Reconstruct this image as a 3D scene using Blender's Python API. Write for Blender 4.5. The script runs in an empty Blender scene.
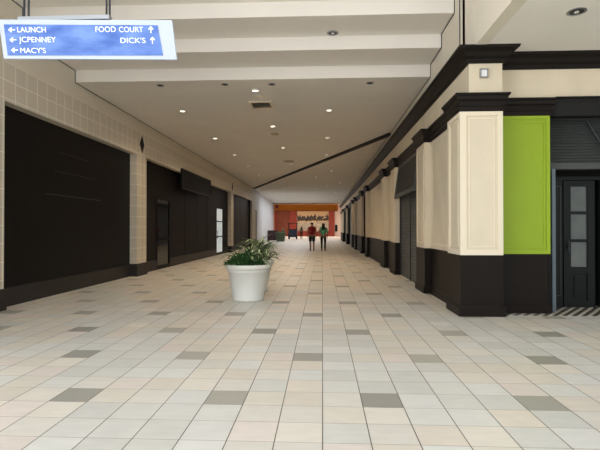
import bpy, bmesh, math, random
from mathutils import Vector, Matrix
random.seed(7)
S = bpy.context.scene
COL = S.collection
PI = math.pi
# ---------------------------------------------------------------- camera
EYE = 1.357
F_PX = 462.0
cd = bpy.data.cameras.new('camera'); cam = bpy.data.objects.new('camera', cd); COL.objects.link(cam)
cd.sensor_width = 36; cd.lens = 36 * F_PX / 600; cd.clip_end = 300; cd.clip_start = 0.05
cam.location = (0, 0, EYE)
cam.rotation_euler = (PI / 2 + math.atan(3.9 / F_PX), 0, math.atan(22.5 / F_PX))
S.camera = cam
# ---------------------------------------------------------------- world, large lights, exposure
w = bpy.data.worlds.new('world'); S.world = w; w.use_nodes = True
bg = w.node_tree.nodes['Background']; bg.inputs[0].default_value = (0.93, 0.97, 1.0, 1); bg.inputs[1].default_value = 0.8
def area(name, loc, size, power, col=(1, 1, 1), rot=(0, 0, 0)):
    d = bpy.data.lights.new(name, 'AREA'); d.shape = 'RECTANGLE'; d.size, d.size_y = size; d.energy = power; d.color = col
    o = bpy.data.objects.new(name, d); COL.objects.link(o); o.location = loc; o.rotation_euler = rot; return o
area('skylight_atrium', (-1.5, -3.5, 9.5), (14, 9), 620, (0.95, 0.98, 1.0))
area('atrium_side_fill', (-13, -3, 3.6), (12, 6), 1400, (0.95, 0.98, 1.0), (PI / 2, 0, -math.radians(66)))  # unseen area lamp, added to brighten the right wall from behind-left
area('atrium_end_fill', (-1.5, -17, 4.6), (18, 9), 550, (0.95, 0.98, 1.0), (PI / 2, 0, 0))  # unseen area lamp behind the camera, added for grazing light down the corridor
sd = bpy.data.lights.new('sun', 'SUN'); sd.energy = 8.0; sd.angle = .02; sd.color = (.97, .99, 1)
sun = bpy.data.objects.new('sun', sd); COL.objects.link(sun); sun.rotation_euler = (math.radians(-43), 0, math.radians(12))   # added to land behind the camera and bounce light up to the ceiling
area('lobby_fill', (-2, 74, 5.4), (12, 12), 1250, (1.0, 0.93, 0.85))  # area lamp added under the closed ceiling to brighten the lobby
area('gallery_fill', (-3.0, 50, 4.5), (3.0, 16), 300, (0.95, 0.97, 1.0))  # lamp added below the solid ceiling to lift the white wall
S.view_settings.view_transform = 'Standard'; S.view_settings.look = 'None'; S.view_settings.gamma = 1
S.view_settings.use_curve_mapping = False
S.view_settings.exposure = 0.2

# ---------------------------------------------------------------- materials
def lin(c):
    return tuple((v / 255 / 12.92) if v / 255 <= 0.04045 else ((v / 255 + 0.055) / 1.055) ** 2.4 for v in c) + (1,)
def mat(name, rgb, rough=0.6, metal=0.0, spec=0.5, noise=0.0, nscale=3.0, stretch=(1, 1, 1), bump=0.0, emit=None, estr=0):
    m = bpy.data.materials.new(name); m.use_nodes = True; nt = m.node_tree; b = nt.nodes['Principled BSDF']
    b.inputs['Roughness'].default_value = rough; b.inputs['Metallic'].default_value = metal
    b.inputs['Specular IOR Level'].default_value = spec
    c = lin(rgb); b.inputs['Base Color'].default_value = c
    if noise or bump:
        tc = nt.nodes.new('ShaderNodeTexCoord'); mp = nt.nodes.new('ShaderNodeMapping'); mp.inputs['Scale'].default_value = stretch
        nt.links.new(tc.outputs['Object'], mp.inputs[0])
        n = nt.nodes.new('ShaderNodeTexNoise'); n.inputs['Scale'].default_value = nscale; n.inputs['Detail'].default_value = 5
        nt.links.new(mp.outputs[0], n.inputs['Vector'])
        if noise:
            r = nt.nodes.new('ShaderNodeValToRGB')
            r.color_ramp.elements[0].position = 0.3; r.color_ramp.elements[1].position = 0.7
            r.color_ramp.elements[0].color = tuple(v * (1 - noise) for v in c[:3]) + (1,)
            r.color_ramp.elements[1].color = tuple(min(1, v * (1 + noise)) for v in c[:3]) + (1,)
            nt.links.new(n.outputs[0], r.inputs[0]); nt.links.new(r.outputs[0], b.inputs['Base Color'])
        if bump:
            bp = nt.nodes.new('ShaderNodeBump'); bp.inputs['Strength'].default_value = bump; bp.inputs['Distance'].default_value = 0.01
            nt.links.new(n.outputs[0], bp.inputs['Height']); nt.links.new(bp.outputs[0], b.inputs['Normal'])
    if emit:
        b.inputs['Emission Color'].default_value = lin(emit); b.inputs['Emission Strength'].default_value = estr
    return m
def mth(nt, op, a, b=None, c=None):
    n = nt.nodes.new('ShaderNodeMath'); n.operation = op
    for i, v in enumerate((a, b, c)):
        if v is None: continue
        if isinstance(v, (int, float)): n.inputs[i].default_value = v
        else: nt.links.new(v, n.inputs[i])
    return n.outputs[0]
def mixc(nt, fac, a, b):
    n = nt.nodes.new('ShaderNodeMix'); n.data_type = 'RGBA'
    for i, v in ((0, fac), (6, a), (7, b)):
        if isinstance(v, (tuple, float, int)): n.inputs[i].default_value = v
        else: nt.links.new(v, n.inputs[i])
    return n.outputs[2]
TX, TY, TY0 = 0.308, 0.302, 3.85
def floor_mat():
    m = bpy.data.materials.new('floor_tile'); m.use_nodes = True; nt = m.node_tree; b = nt.nodes['Principled BSDF']
    at = nt.nodes.new('ShaderNodeAttribute'); at.attribute_name = 'tile'
    tc = nt.nodes.new('ShaderNodeTexCoord'); sp = nt.nodes.new('ShaderNodeSeparateXYZ'); nt.links.new(tc.outputs['Object'], sp.inputs[0])
    fx = mth(nt, 'PINGPONG', sp.outputs[0], TX / 2)           # 0 at lines kX*TX (period TX)
    fy = mth(nt, 'PINGPONG', mth(nt, 'ADD', sp.outputs[1], -TY0 + 100 * TY), TY / 2)
    gx = mth(nt, 'LESS_THAN', fx, 0.0034); gy = mth(nt, 'LESS_THAN', fy, 0.0022)
    n = nt.nodes.new('ShaderNodeTexNoise'); n.inputs['Scale'].default_value = 9; n.inputs['Detail'].default_value = 6
    mp = nt.nodes.new('ShaderNodeMapping'); mp.inputs['Scale'].default_value = (0.6, 1.6, 1); nt.links.new(tc.outputs['Object'], mp.inputs[0]); nt.links.new(mp.outputs[0], n.inputs['Vector'])
    v = mth(nt, 'MULTIPLY_ADD', n.outputs[0], 0.22, 0.89)
    vm = nt.nodes.new('ShaderNodeVectorMath'); vm.operation = 'SCALE'; nt.links.new(at.outputs['Color'], vm.inputs[0]); nt.links.new(v, vm.inputs['Scale'])
    c1 = mixc(nt, gy, vm.outputs[0], lin((138, 126, 112)))
    c2 = mixc(nt, gx, c1, lin((86, 80, 72)))
    nt.links.new(c2, b.inputs['Base Color'])
    nt.links.new(mth(nt, 'MULTIPLY_ADD', n.outputs[0], 0.18, 0.30), b.inputs['Roughness'])
    b.inputs['Specular IOR Level'].default_value = 0.4
    g = mth(nt, 'MAXIMUM', gx, gy)
    bp = nt.nodes.new('ShaderNodeBump'); bp.inputs['Strength'].default_value = 0.25; bp.inputs['Distance'].default_value = 0.003; bp.invert = True
    nt.links.new(g, bp.inputs['Height']); nt.links.new(bp.outputs[0], b.inputs['Normal'])
    return m
def walltile_mat():
    m = bpy.data.materials.new('wall_tile'); m.use_nodes = True; nt = m.node_tree; b = nt.nodes['Principled BSDF']
    tc = nt.nodes.new('ShaderNodeTexCoord'); sp = nt.nodes.new('ShaderNodeSeparateXYZ'); nt.links.new(tc.outputs['Object'], sp.inputs[0])
    P = 0.305
    fx = mth(nt, 'PINGPONG', mth(nt, 'ADD', sp.outputs[0], 5.3 + 60 * P), P / 2)
    fy = mth(nt, 'PINGPONG', mth(nt, 'ADD', sp.outputs[1], -7.72 + 60 * P), P / 2)
    fz = mth(nt, 'PINGPONG', mth(nt, 'ADD', sp.outputs[2], -3.855 + 20 * P), P / 2)
    ge = nt.nodes.new('ShaderNodeNewGeometry'); sn = nt.nodes.new('ShaderNodeSeparateXYZ'); nt.links.new(ge.outputs['Normal'], sn.inputs[0])
    facx = mth(nt, 'GREATER_THAN', mth(nt, 'ABSOLUTE', sn.outputs[0]), 0.5)
    horiz = mth(nt, 'MULTIPLY', mth(nt, 'LESS_THAN', fy, 0.008), facx)
    line = mth(nt, 'MAXIMUM', horiz, mth(nt, 'LESS_THAN', fz, 0.006))
    n = nt.nodes.new('ShaderNodeTexNoise'); n.inputs['Scale'].default_value = 2.2; n.inputs['Detail'].default_value = 6
    nt.links.new(tc.outputs['Object'], n.inputs['Vector'])
    base = mixc(nt, n.outputs[0], lin((198, 188, 170)), lin((210, 201, 185)))
    nt.links.new(mixc(nt, line, base, lin((240, 234, 222))), b.inputs['Base Color'])
    b.inputs['Roughness'].default_value = 0.5
    return m
M = {}
M['floor'] = floor_mat(); M['wtile'] = walltile_mat()
M['plaster'] = mat('plaster', (222, 214, 198), 0.85, noise=0.03, nscale=1.5)
M['ceil'] = mat('ceiling_paint', (238, 233, 226), 0.9, noise=0.025, nscale=0.8)
M['white'] = mat('white_wall_paint', (225, 226, 232), 0.7, noise=0.03)
M['cream'] = mat('cream_paint', (218, 205, 180), 0.55, noise=0.05, nscale=2.5, stretch=(1, 1, .6))
M['creamtrim'] = mat('cream_trim_paint', (230, 218, 194), 0.5)
M['brown'] = mat('dark_brown_paint', (23, 17, 13), 0.5, spec=.18, noise=0.12, nscale=3)
M['base'] = mat('charcoal_base_tile', (42, 39, 38), 0.5, spec=.3, noise=0.12, nscale=4)
M['black'] = mat('charcoal_panel', (12, 12, 12), 0.5, spec=.15, noise=0.15, nscale=1.5, stretch=(1, .4, 2.5))
M['darkbrown'] = mat('dark_brown_panel', (16, 12, 11), 0.5, spec=.12, noise=0.12, nscale=1.2, stretch=(1, 3, .4))
M['green'] = mat('lime_green_paint', (140, 165, 20), 0.5, noise=0.04, nscale=3)
M['greentrim'] = mat('lime_green_trim', (146, 172, 24), 0.5)
M['slate'] = mat('slate_grey_paint', (36, 40, 42), 0.5, noise=0.08)
M['slatelight'] = mat('blue_grey_paint', (88, 100, 108), 0.5)
M['shutter'] = mat('grey_louvre_paint', (70, 73, 72), 0.5)
M['door'] = mat('dark_green_grey_door', (17, 21, 21), 0.5, spec=.25, noise=0.08)
M['pane'] = mat('curtained_glass', (92, 98, 95), 0.12, noise=0.12, nscale=4)
M['metal'] = mat('brushed_metal', (170, 172, 175), 0.3, metal=0.9)
M['darkmetal'] = mat('dark_metal', (60, 62, 66), 0.35, metal=0.8)
M['lens'] = mat('lamp_lens', (255, 246, 225), 0.4, emit=(255, 240, 214), estr=3.0)
M['dull'] = mat('dull_lens', (216, 212, 205), 0.3)
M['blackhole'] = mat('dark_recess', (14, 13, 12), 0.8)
M['pot'] = mat('white_planter_resin', (222, 222, 216), 0.4, noise=0.02)
M['soil'] = mat('soil', (48, 38, 28), 0.95, noise=0.3, nscale=30)
M['fern'] = mat('fern_leaf', (66, 110, 60), 0.5, noise=0.35, nscale=14)
M['signwhite'] = mat('sign_white', (176, 184, 200), 0.4, emit=(226, 234, 250), estr=0.1)
M['orange'] = mat('orange_paint', (226, 140, 30), 0.6, noise=0.05)
M['rust'] = mat('rust_red_paint', (142, 48, 26), 0.6, noise=0.1)
M['rustbrown'] = mat('brown_red_panel', (128, 60, 34), 0.6, noise=0.2, nscale=2)
M['pink'] = mat('warm_white_paint', (236, 214, 200), 0.7)
M['skin'] = mat('skin', (150, 104, 80), 0.6)
M['redshirt'] = mat('dark_red_shirt', (140, 26, 30), 0.8, noise=0.15, nscale=20)
M['teal'] = mat('green_shirt', (84, 158, 118), 0.8, noise=0.12, nscale=20)
M['blackcloth'] = mat('black_cloth', (22, 21, 24), 0.85)
M['hair'] = mat('dark_hair', (20, 16, 14), 0.6)
M['shoe'] = mat('dark_shoe', (34, 30, 32), 0.6)
M['leather'] = mat('dark_maroon_leather', (58, 26, 26), 0.4, noise=0.2, nscale=3)
M['olive'] = mat('olive_green_tub', (74, 86, 62), 0.5)
M['greycloth'] = mat('grey_cloth', (132, 126, 118), 0.85)
M['navy'] = mat('blue_black_plastic', (28, 38, 62), 0.35)
M['rubber'] = mat('black_rubber', (16, 16, 16), 0.7)
def sign_blue():
    m = mat('sign_blue', (84, 124, 208), 0.35, emit=(84, 126, 214), estr=0.1)
    nt = m.node_tree; b = nt.nodes['Principled BSDF']
    tc = nt.nodes.new('ShaderNodeTexCoord'); mp = nt.nodes.new('ShaderNodeMapping'); mp.inputs['Scale'].default_value = (1, 1, 2.2); mp.inputs['Rotation'].default_value = (0, .5, 0)
    nt.links.new(tc.outputs['Object'], mp.inputs[0])
    n = nt.nodes.new('ShaderNodeTexNoise'); n.inputs['Scale'].default_value = 3.2; n.inputs['Detail'].default_value = 3; nt.links.new(mp.outputs[0], n.inputs['Vector'])
    r = nt.nodes.new('ShaderNodeValToRGB'); r.color_ramp.elements[0].position = .35; r.color_ramp.elements[1].position = .68
    r.color_ramp.elements[0].color = lin((58, 94, 170)); r.color_ramp.elements[1].color = lin((104, 136, 200))
    nt.links.new(n.outputs[0], r.inputs[0]); nt.links.new(r.outputs[0], b.inputs['Base Color']); nt.links.new(r.outputs[0], b.inputs['Emission Color'])
    return m
M['signblue'] = sign_blue()
def leaf_mat():
    m = mat('striped_leaf', (60, 100, 50), 0.4); nt = m.node_tree; b = nt.nodes['Principled BSDF']
    uv = nt.nodes.new('ShaderNodeTexCoord'); sp = nt.nodes.new('ShaderNodeSeparateXYZ'); nt.links.new(uv.outputs['UV'], sp.inputs[0])
    d = mth(nt, 'ABSOLUTE', mth(nt, 'SUBTRACT', sp.outputs[0], 0.5))
    nt.links.new(mixc(nt, mth(nt, 'LESS_THAN', d, 0.2), lin((54, 92, 50)), lin((214, 222, 174))), b.inputs['Base Color'])
    return m
M['leaf'] = leaf_mat()
def mural_mat():
    m = mat('mural_print', (196, 160, 112), 0.6); nt = m.node_tree; b = nt.nodes['Principled BSDF']
    tc = nt.nodes.new('ShaderNodeTexCoord'); sp = nt.nodes.new('ShaderNodeSeparateXYZ'); nt.links.new(tc.outputs['Object'], sp.inputs[0])
    mp = nt.nodes.new('ShaderNodeMapping'); mp.inputs['Scale'].default_value = (1.3, 1, .5); nt.links.new(tc.outputs['Object'], mp.inputs[0])
    n = nt.nodes.new('ShaderNodeTexNoise'); n.inputs['Scale'].default_value = 2.6; n.inputs['Detail'].default_value = 6; nt.links.new(mp.outputs[0], n.inputs['Vector'])
    sx_ = nt.nodes.new('ShaderNodeCombineXYZ'); nt.links.new(sp.outputs[0], sx_.inputs[0])
    nx = nt.nodes.new('ShaderNodeTexNoise'); nx.inputs['Scale'].default_value = 1.8; nx.inputs['Detail'].default_value = 3; nt.links.new(sx_.outputs[0], nx.inputs['Vector'])
    under = mth(nt, 'LESS_THAN', sp.outputs[2], mth(nt, 'MULTIPLY_ADD', nx.outputs[0], 2.6, 2.45))
    over = mth(nt, 'GREATER_THAN', sp.outputs[2], mth(nt, 'MULTIPLY_ADD', n.outputs[0], 1.2, 2.2))
    holes = mth(nt, 'GREATER_THAN', n.outputs[0], 0.40)
    band = mth(nt, 'MULTIPLY', mth(nt, 'MULTIPLY', under, over), holes)
    low = mth(nt, 'LESS_THAN', sp.outputs[2], 2.6)
    n2 = nt.nodes.new('ShaderNodeTexNoise'); n2.inputs['Scale'].default_value = 2.5; nt.links.new(tc.outputs['Object'], n2.inputs['Vector'])
    lowc = mixc(nt, n2.outputs[0], lin((120, 108, 92)), lin((214, 200, 176)))
    c = mixc(nt, low, lin((200, 166, 122)), lowc)
    nt.links.new(mixc(nt, band, c, lin((52, 46, 38))), b.inputs['Base Color'])
    return m
M['mural'] = mural_mat()
def stripe_mat():
    m = mat('striped_mosaic', (120, 112, 100), 0.4); nt = m.node_tree; b = nt.nodes['Principled BSDF']
    tc = nt.nodes.new('ShaderNodeTexCoord'); sp = nt.nodes.new('ShaderNodeSeparateXYZ'); nt.links.new(tc.outputs['Object'], sp.inputs[0])
    s = mth(nt, 'PINGPONG', mth(nt, 'ADD', mth(nt, 'ADD', sp.outputs[0], mth(nt, 'MULTIPLY', sp.outputs[1], -0.8)), 20.0), 0.075)
    nt.links.new(mixc(nt, mth(nt, 'LESS_THAN', s, 0.04), lin((196, 188, 172)), lin((84, 78, 70))), b.inputs['Base Color'])
    return m
M['stripe'] = stripe_mat()

# ---------------------------------------------------------------- mesh helpers
def link(name, bm, m, parent=None, smooth=False):
    me = bpy.data.meshes.new(name); bmesh.ops.recalc_face_normals(bm, faces=bm.faces[:]); bm.to_mesh(me); bm.free()
    for mm in (m if isinstance(m, (list, tuple)) else [m]): me.materials.append(mm)
    if smooth:
        for p in me.polygons: p.use_smooth = True
    o = bpy.data.objects.new(name, me); COL.objects.link(o)
    if parent is not None: o.parent = parent; o.matrix_parent_inverse = Matrix.Identity(4)
    return o
def bx(bm, x0, x1, y0, y1, z0, z1, mi=0):
    v = [bm.verts.new(p) for p in ((x0, y0, z0), (x1, y0, z0), (x1, y1, z0), (x0, y1, z0), (x0, y0, z1), (x1, y0, z1), (x1, y1, z1), (x0, y1, z1))]
    for f in ((0, 3, 2, 1), (4, 5, 6, 7), (0, 1, 5, 4), (1, 2, 6, 5), (2, 3, 7, 6), (3, 0, 4, 7)):
        bm.faces.new([v[i] for i in f]).material_index = mi
def box(name, x0, x1, y0, y1, z0, z1, m, parent=None, bevel=0.0):
    bm = bmesh.new(); bx(bm, x0, x1, y0, y1, z0, z1)
    if bevel: bmesh.ops.bevel(bm, geom=bm.edges[:], offset=bevel, segments=2, affect='EDGES', profile=0.6)
    return link(name, bm, m, parent)
def prism(bm, pts, axis, a, b, mi=0):
    """extrude a closed 2D outline (the two axes left over, in xyz order) from a to b along axis"""
    def p3(p, t):
        return {'x': (t, p[0], p[1]), 'y': (p[0], t, p[1]), 'z': (p[0], p[1], t)}[axis]
    va = [bm.verts.new(p3(p, a)) for p in pts]; vb = [bm.verts.new(p3(p, b)) for p in pts]
    bm.faces.new(va).material_index = mi; bm.faces.new(vb[::-1]).material_index = mi
    n = len(pts)
    for i in range(n): bm.faces.new((va[i], va[(i + 1) % n], vb[(i + 1) % n], vb[i])).material_index = mi
def lathe(bm, prof, seg=32, cx=0, cy=0, cap=True):
    rings = [[bm.verts.new((cx + r * math.cos(2 * PI * k / seg), cy + r * math.sin(2 * PI * k / seg), z)) for k in range(seg)] for r, z in prof]
    for a, b in zip(rings, rings[1:]):
        for k in range(seg): bm.faces.new((a[k], a[(k + 1) % seg], b[(k + 1) % seg], b[k]))
    if cap: bm.faces.new(rings[0][::-1]); bm.faces.new(rings[-1])
def tube(bm, p0, p1, r, seg=10):
    p0, p1 = Vector(p0), Vector(p1); d = (p1 - p0).normalized(); q = d.to_track_quat('Z', 'Y')
    rs = []
    for p in (p0, p1): rs.append([bm.verts.new(p + q @ Vector((r * math.cos(2 * PI * k / seg), r * math.sin(2 * PI * k / seg), 0))) for k in range(seg)])
    for k in range(seg): bm.faces.new((rs[0][k], rs[0][(k + 1) % seg], rs[1][(k + 1) % seg], rs[1][k]))
    bm.faces.new(rs[0][::-1]); bm.faces.new(rs[1])
def sweep(bm, path, prof):
    """sweep profile [(outward, z)...] (closed) along a plan path with mitred corners; outward = to the left of travel"""
    n = len(path); P = [Vector(p) for p in path]; rings = []
    for i in range(n):
        ds = []
        if i > 0: ds.append((P[i] - P[i - 1]).normalized())
        if i < n - 1: ds.append((P[i + 1] - P[i]).normalized())
        ns = [Vector((-d.y, d.x)) for d in ds]
        mm = ns[0] if len(ns) == 1 else (ns[0] + ns[1]) / max(0.2, 1 + ns[0].dot(ns[1]))
        rings.append([bm.verts.new((P[i].x + mm.x * o, P[i].y + mm.y * o, z)) for o, z in prof])
    k = len(prof)
    for a, b in zip(rings, rings[1:]):
        for j in range(k): bm.faces.new((a[j], a[(j + 1) % k], b[(j + 1) % k], b[j]))
    bm.faces.new(rings[0][::-1]); bm.faces.new(rings[-1])
def empty(name, loc=(0, 0, 0), rz=0, label=None, cat=None, group=None, kind=None):
    o = bpy.data.objects.new(name, None); COL.objects.link(o); o.location = loc; o.rotation_euler = (0, 0, rz); tag(o, label, cat, group, kind); return o
def tag(o, label=None, cat=None, group=None, kind=None):
    if label: o['label'] = label
    if cat: o['category'] = cat
    if group: o['group'] = group
    if kind: o['kind'] = kind
    return o
def struct(o): o['kind'] = 'structure'; return o
def copy_tree(o, parent=None):
    c = o.copy(); COL.objects.link(c)
    if parent: c.parent = parent
    for ch in list(o.children): copy_tree(ch, c)
    return c

# ================================================================ SETTING
# ---- floor
XMIN, XMAX, YMIN, YMAX = -46, 40, -70, 290     # in tiles
def tone(c, r):
    rnd = random.random
    if r % 4 == 0:
        k0 = r // 4
        if (c - (5 - 2 * k0)) % 4 == 0:
            b = lin((158, 154, 143)) if rnd() < .7 else lin((170, 165, 152)); f = 0.92 + .16 * rnd(); return [v * f for v in b[:3]]
    k = math.ceil(r / 4); grey = (c - (2 - 2 * k)) % 8 < 4
    if rnd() < 0.16: grey = not grey
    if grey: b = random.choice([(209, 206, 197), (213, 210, 202), (205, 202, 193)])
    else: b = random.choice([(214, 206, 191), (218, 210, 196), (213, 203, 188), (216, 205, 194), (213, 207, 195)])
    f = 0.965 + .07 * rnd(); return [v * f for v in lin(b)[:3]]
bm = bmesh.new(); cl = bm.loops.layers.float_color.new('tile')
grid = {(i, j): bm.verts.new((i * TX, TY0 + j * TY, 0)) for i in range(XMIN, XMAX + 1) for j in range(YMIN, YMAX + 1)}
for i in range(XMIN, XMAX):
    for j in range(YMIN, YMAX):
        f = bm.faces.new((grid[i, j], grid[i + 1, j], grid[i + 1, j + 1], grid[i, j + 1])); t = tone(i, j + 1)
        for l in f.loops: l[cl] = (*t, 1)
fl = link('floor', bm, M['floor']); struct(fl)

# ---- ceiling : stepped over the near end, flat down the corridor
prof = [(60.0, 4.62), (10.0, 4.62), (10.0, 4.885), (9.08, 4.885), (9.08, 5.15), (8.2, 5.15), (8.2, 5.42), (7.3, 5.42), (7.3, 5.69), (6.4, 5.69), (6.4, 5.96), (3.6, 5.96), (3.6, 6.25), (60.0, 6.25)]
bm = bmesh.new()
prism(bm, prof, 'x', -7.6, 2.32)
ce = link('ceiling', bm, M['ceil']); struct(ce)
bm = bmesh.new()
for x in (-5.497, 2.317):            # thin dark joint where ceiling meets the side walls
    s = 1 if x < 0 else -1
    q = prof[:12]
    for (ya, za), (yb, zb) in zip(q, q[1:]):
        y0, y1 = sorted((ya, yb)); z0, z1 = sorted((za, zb))
        if y1 - y0 < 1e-4: bx(bm, min(x, x + s * .012), max(x, x + s * .012), y0 - .014, y0 + .0, z0 - .0, z1)
        else: bx(bm, min(x, x + s * .012), max(x, x + s * .012), y0, min(y1, 36.6 if s > 0 else 57.9), z0 - .014, z0)
j = link('trim_1', bm, M['darkmetal']); struct(j)
# right-hand low ceiling in front of the shop
cr = box('ceiling', 2.5, 10.2, 3.6, 7.62, 4.155, 4.4, M['ceil']); cr.name = 'ceiling_right'; struct(cr)
# fascia over the corridor's right edge
fr = box('wall_fascia', 2.32, 2.5, 3.6, 7.75, 4.15, 6.25, M['plaster']); struct(fr)
# joint strip in the fascia
jj = box('trim_3', 2.308, 2.32, 7.88, 7.9, 4.16, 5.42, M['darkmetal']); struct(jj)

# ---- left wall
wl = empty('wall_left', kind='structure')
PILL = [(6.75, 7.45), (12.95, 13.68), (26.6, 27.3), (34.6, 36.2)]
box('fascia', -5.9, -5.5, 3.6, 36.6, 4.16, 6.25, M['plaster'], wl)
box('header', -5.75, -5.3, 3.6, 36.2, 3.5, 4.16, M['wtile'], wl)
box('backing', -6.0, -5.56, 3.6, 36.6, 0, 4.2, M['blackhole'], wl)
for (a, b) in [(3.6, 4.4)] + PILL: box('pillar', -5.75, -5.3, a, b, 0.0, 3.5, M['wtile'], wl)
bw = empty('baseboard_left', kind='structure')
for (a, b) in [(3.6, 4.4)] + PILL:
    box('pillar_base', -5.6, -5.268, a - .03, b + .03, 0, .36, M['base'], bw, .006)
for (a, b) in zip([4.4] + [p[1] for p in PILL[:3]], [p[0] for p in PILL]):
    if a > 13 and a < 14:
        box('panel_base', -5.56, -5.488, a + .03, 15.08, 0, .32, M['base'], bw); box('panel_base', -5.56, -5.488, 16.42, 23.7, 0, .32, M['base'], bw); box('panel_base', -5.56, -5.488, 25.3, b - .03, 0, .32, M['base'], bw)
    else: box('panel_base', -5.56, -5.488, a + .03, b - .03, 0, .33, M['base'], bw)
# white wall further along, splaying outwards
bm = bmesh.new(); prism(bm, [(-5.5, 36.6), (-6.4, 59.9), (-7.4, 59.9), (-7.4, 36.2), (-5.5, 36.2)], 'z', 0, 4.62)
wf = link('wall_gallery', bm, M['white']); struct(wf)
# ---- right wall
wr = empty('wall_right', kind='structure')
PX = 2.15; WX = 2.28
PIL = [(9.85, 10.7), (13.8, 14.7), (16.25, 17.1), (22.5, 23.4), (25.6, 26.5), (30.6, 31.5), (33.6, 34.5), (41.0, 42.0), (49.0, 50.0)]
OPEN = [(10.7, 13.8), (23.4, 25.6), (34.5, 41.0), (42.0, 49.0)]
def is_open(a): return any(abs(a - o[0]) < .05 for o in OPEN)
# solid core and upper fascia
box('fascia', WX + .04, 2.9, 7.62, 58.0, 3.45, 6.25, M['plaster'], wr)
box('core', WX + .5, 3.2, 8.9, 58.0, 0, 3.5, M['blackhole'], wr)
# frieze: corridor side and shop front side
box('frieze', WX, 2.79, 7.3, 7.63, 3.19, 4.147, M['cream'], wr)
box('frieze', WX, WX + .2, 7.63, 58.0, 3.19, 4.147, M['cream'], wr)
box('frieze', 2.79, 10.2, 7.62, 7.9, 3.44, 4.147, M['cream'], wr)
box('lintel_core', 2.79, 10.2, 7.63, 7.9, 3.2, 3.44, M['brown'], wr)
# wall bays
ends = [8.0] + [p[1] for p in PIL]; starts = [p[0] for p in PIL] + [58.0]
for a, b in zip(ends, starts):
    if is_open(a): continue
    box('wall_panel', WX, WX + .5, a, b, .95, 3.2, M['cream'], wr)
    box('wainscot', WX - .012, WX + .5, a, b, 0, .95, M['brown'], wr)
    bm = bmesh.new()
    bx(bm, WX - .03, WX, a, b, .0, .16)
    link('skirting', bm, M['brown'], wr)
    if b - a > 1:
        bm = bmesh.new()
        for (y0, y1, z0, z1) in ((a + .1, b - .1, 1.03, 1.06), (a + .1, b - .1, 3.08, 3.11), (a + .1, a + .13, 1.03, 3.11), (b - .13, b - .1, 1.03, 3.11)):
            bx(bm, WX - .01, WX, y0, y1, z0, z1)
        link('panel_moulding', bm, M['creamtrim'], wr)
for a, b in OPEN:
    box('reveal', WX, WX + .5, a - .0, a + .04, 0, 3.2, M['brown'], wr); box('reveal', WX, WX + .5, b - .04, b, 0, 3.2, M['brown'], wr)
    box('lintel', WX, WX + .5, a, b, 3.16, 3.2, M['brown'], wr)
for a, b in PIL:
    box('pilaster', PX, WX + .5, a, b, .95, 3.2, M['cream'], wr, .004)
    pb = box('pilaster_base', PX - .005, WX + .5, a - .005, b + .005, 0, .95, M['brown'], wr)
    box('plinth', PX - .03, WX, a - .03, b + .03, 0, .14, M['brown'], pb)
    bm = bmesh.new()
    for (y0, y1, z0, z1) in ((a + .09, b - .09, 1.05, 1.075), (a + .09, b - .09, 3.06, 3.085), (a + .09, a + .115, 1.05, 3.085), (b - .115, b - .09, 1.05, 3.085)):
        bx(bm, PX - .01, PX, y0, y1, z0, z1)
    link('pilaster_moulding', bm, M['creamtrim'], wr)
# corner pillar
cp = empty('pillar', kind='structure'); cp.name = 'wall_corner_pillar'
X0, X1, Y0, Y1 = PX, 2.79, 7.3, 8.0
box('shaft', X0, X1, Y0, Y1, .95, 3.2, M['cream'], cp, .004)
box('base', X0 - .004, X1 + .004, Y0 - .004, Y1 + .004, 0, .95, M['brown'], cp)
bm = bmesh.new(); sweep(bm, [(X0 - .002, 8.03), (X0 - .002, Y0), (X1, Y0), (X1, 7.6)], [(0, 0), (-.035, 0), (-.035, .13), (-.012, .165), (0, .165)])
link('plinth', bm, M['brown'], cp)
def frame_xz(bm, x0, x1, y, z0, z1, w, t):
    for (a, b, c, d) in ((x0, x1, z0, z0 + w), (x0, x1, z1 - w, z1), (x0, x0 + w, z0 + w, z1 - w), (x1 - w, x1, z0 + w, z1 - w)): bx(bm, a, b, y - t, y, c, d)
def frame_yz(bm, x, y0, y1, z0, z1, w, t):
    for (a, b, c, d) in ((y0, y1, z0, z0 + w), (y0, y1, z1 - w, z1), (y0, y0 + w, z0 + w, z1 - w), (y1 - w, y1, z0 + w, z1 - w)): bx(bm, x - t, x, a, b, c, d)
bm = bmesh.new()
# raised stiles around a sunken field on the front, moulding inside
frame_xz(bm, X0, X1, Y0, .95, 3.2, .085, .018); frame_xz(bm, X0 + .12, X1 - .12, Y0, 1.07, 3.08, .02, .01)
frame_yz(bm, X0, Y0 - .018, Y1, .95, 3.2, .085, .016); frame_yz(bm, X0, Y0 + .12, Y1 - .12, 1.07, 3.08, .02, .01)
link('moulding', bm, M['creamtrim'], cp)
# ---- shop front wall (green)
ws = empty('wall_shop', kind='structure')
GX = 3.655
box('green_panel', 2.79, GX, 7.62, 7.9, .95, 3.2, M['green'], ws)
bm = bmesh.new(); frame_xz(bm, 2.80, GX, 7.62, .955, 3.19, .055, .014); frame_xz(bm, 2.90, GX - .08, 7.62, 1.06, 3.08, .018, .009)
link('green_moulding', bm, M['greentrim'], ws)
box('wainscot', 2.79, GX, 7.6, 7.9, 0, .95, M['brown'], ws)
bm = bmesh.new(); frame_xz(bm, 2.83, GX, 7.6, .13, .94, .03, .008); link('wainscot_moulding', bm, M['brown'], ws)
bm = bmesh.new(); sweep(bm, [(2.8, 7.6), (GX, 7.6)], [(0, 0), (-.03, 0), (-.03, .11), (-.01, .135), (0, .135)]); link('skirting', bm, M['brown'], ws)
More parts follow.
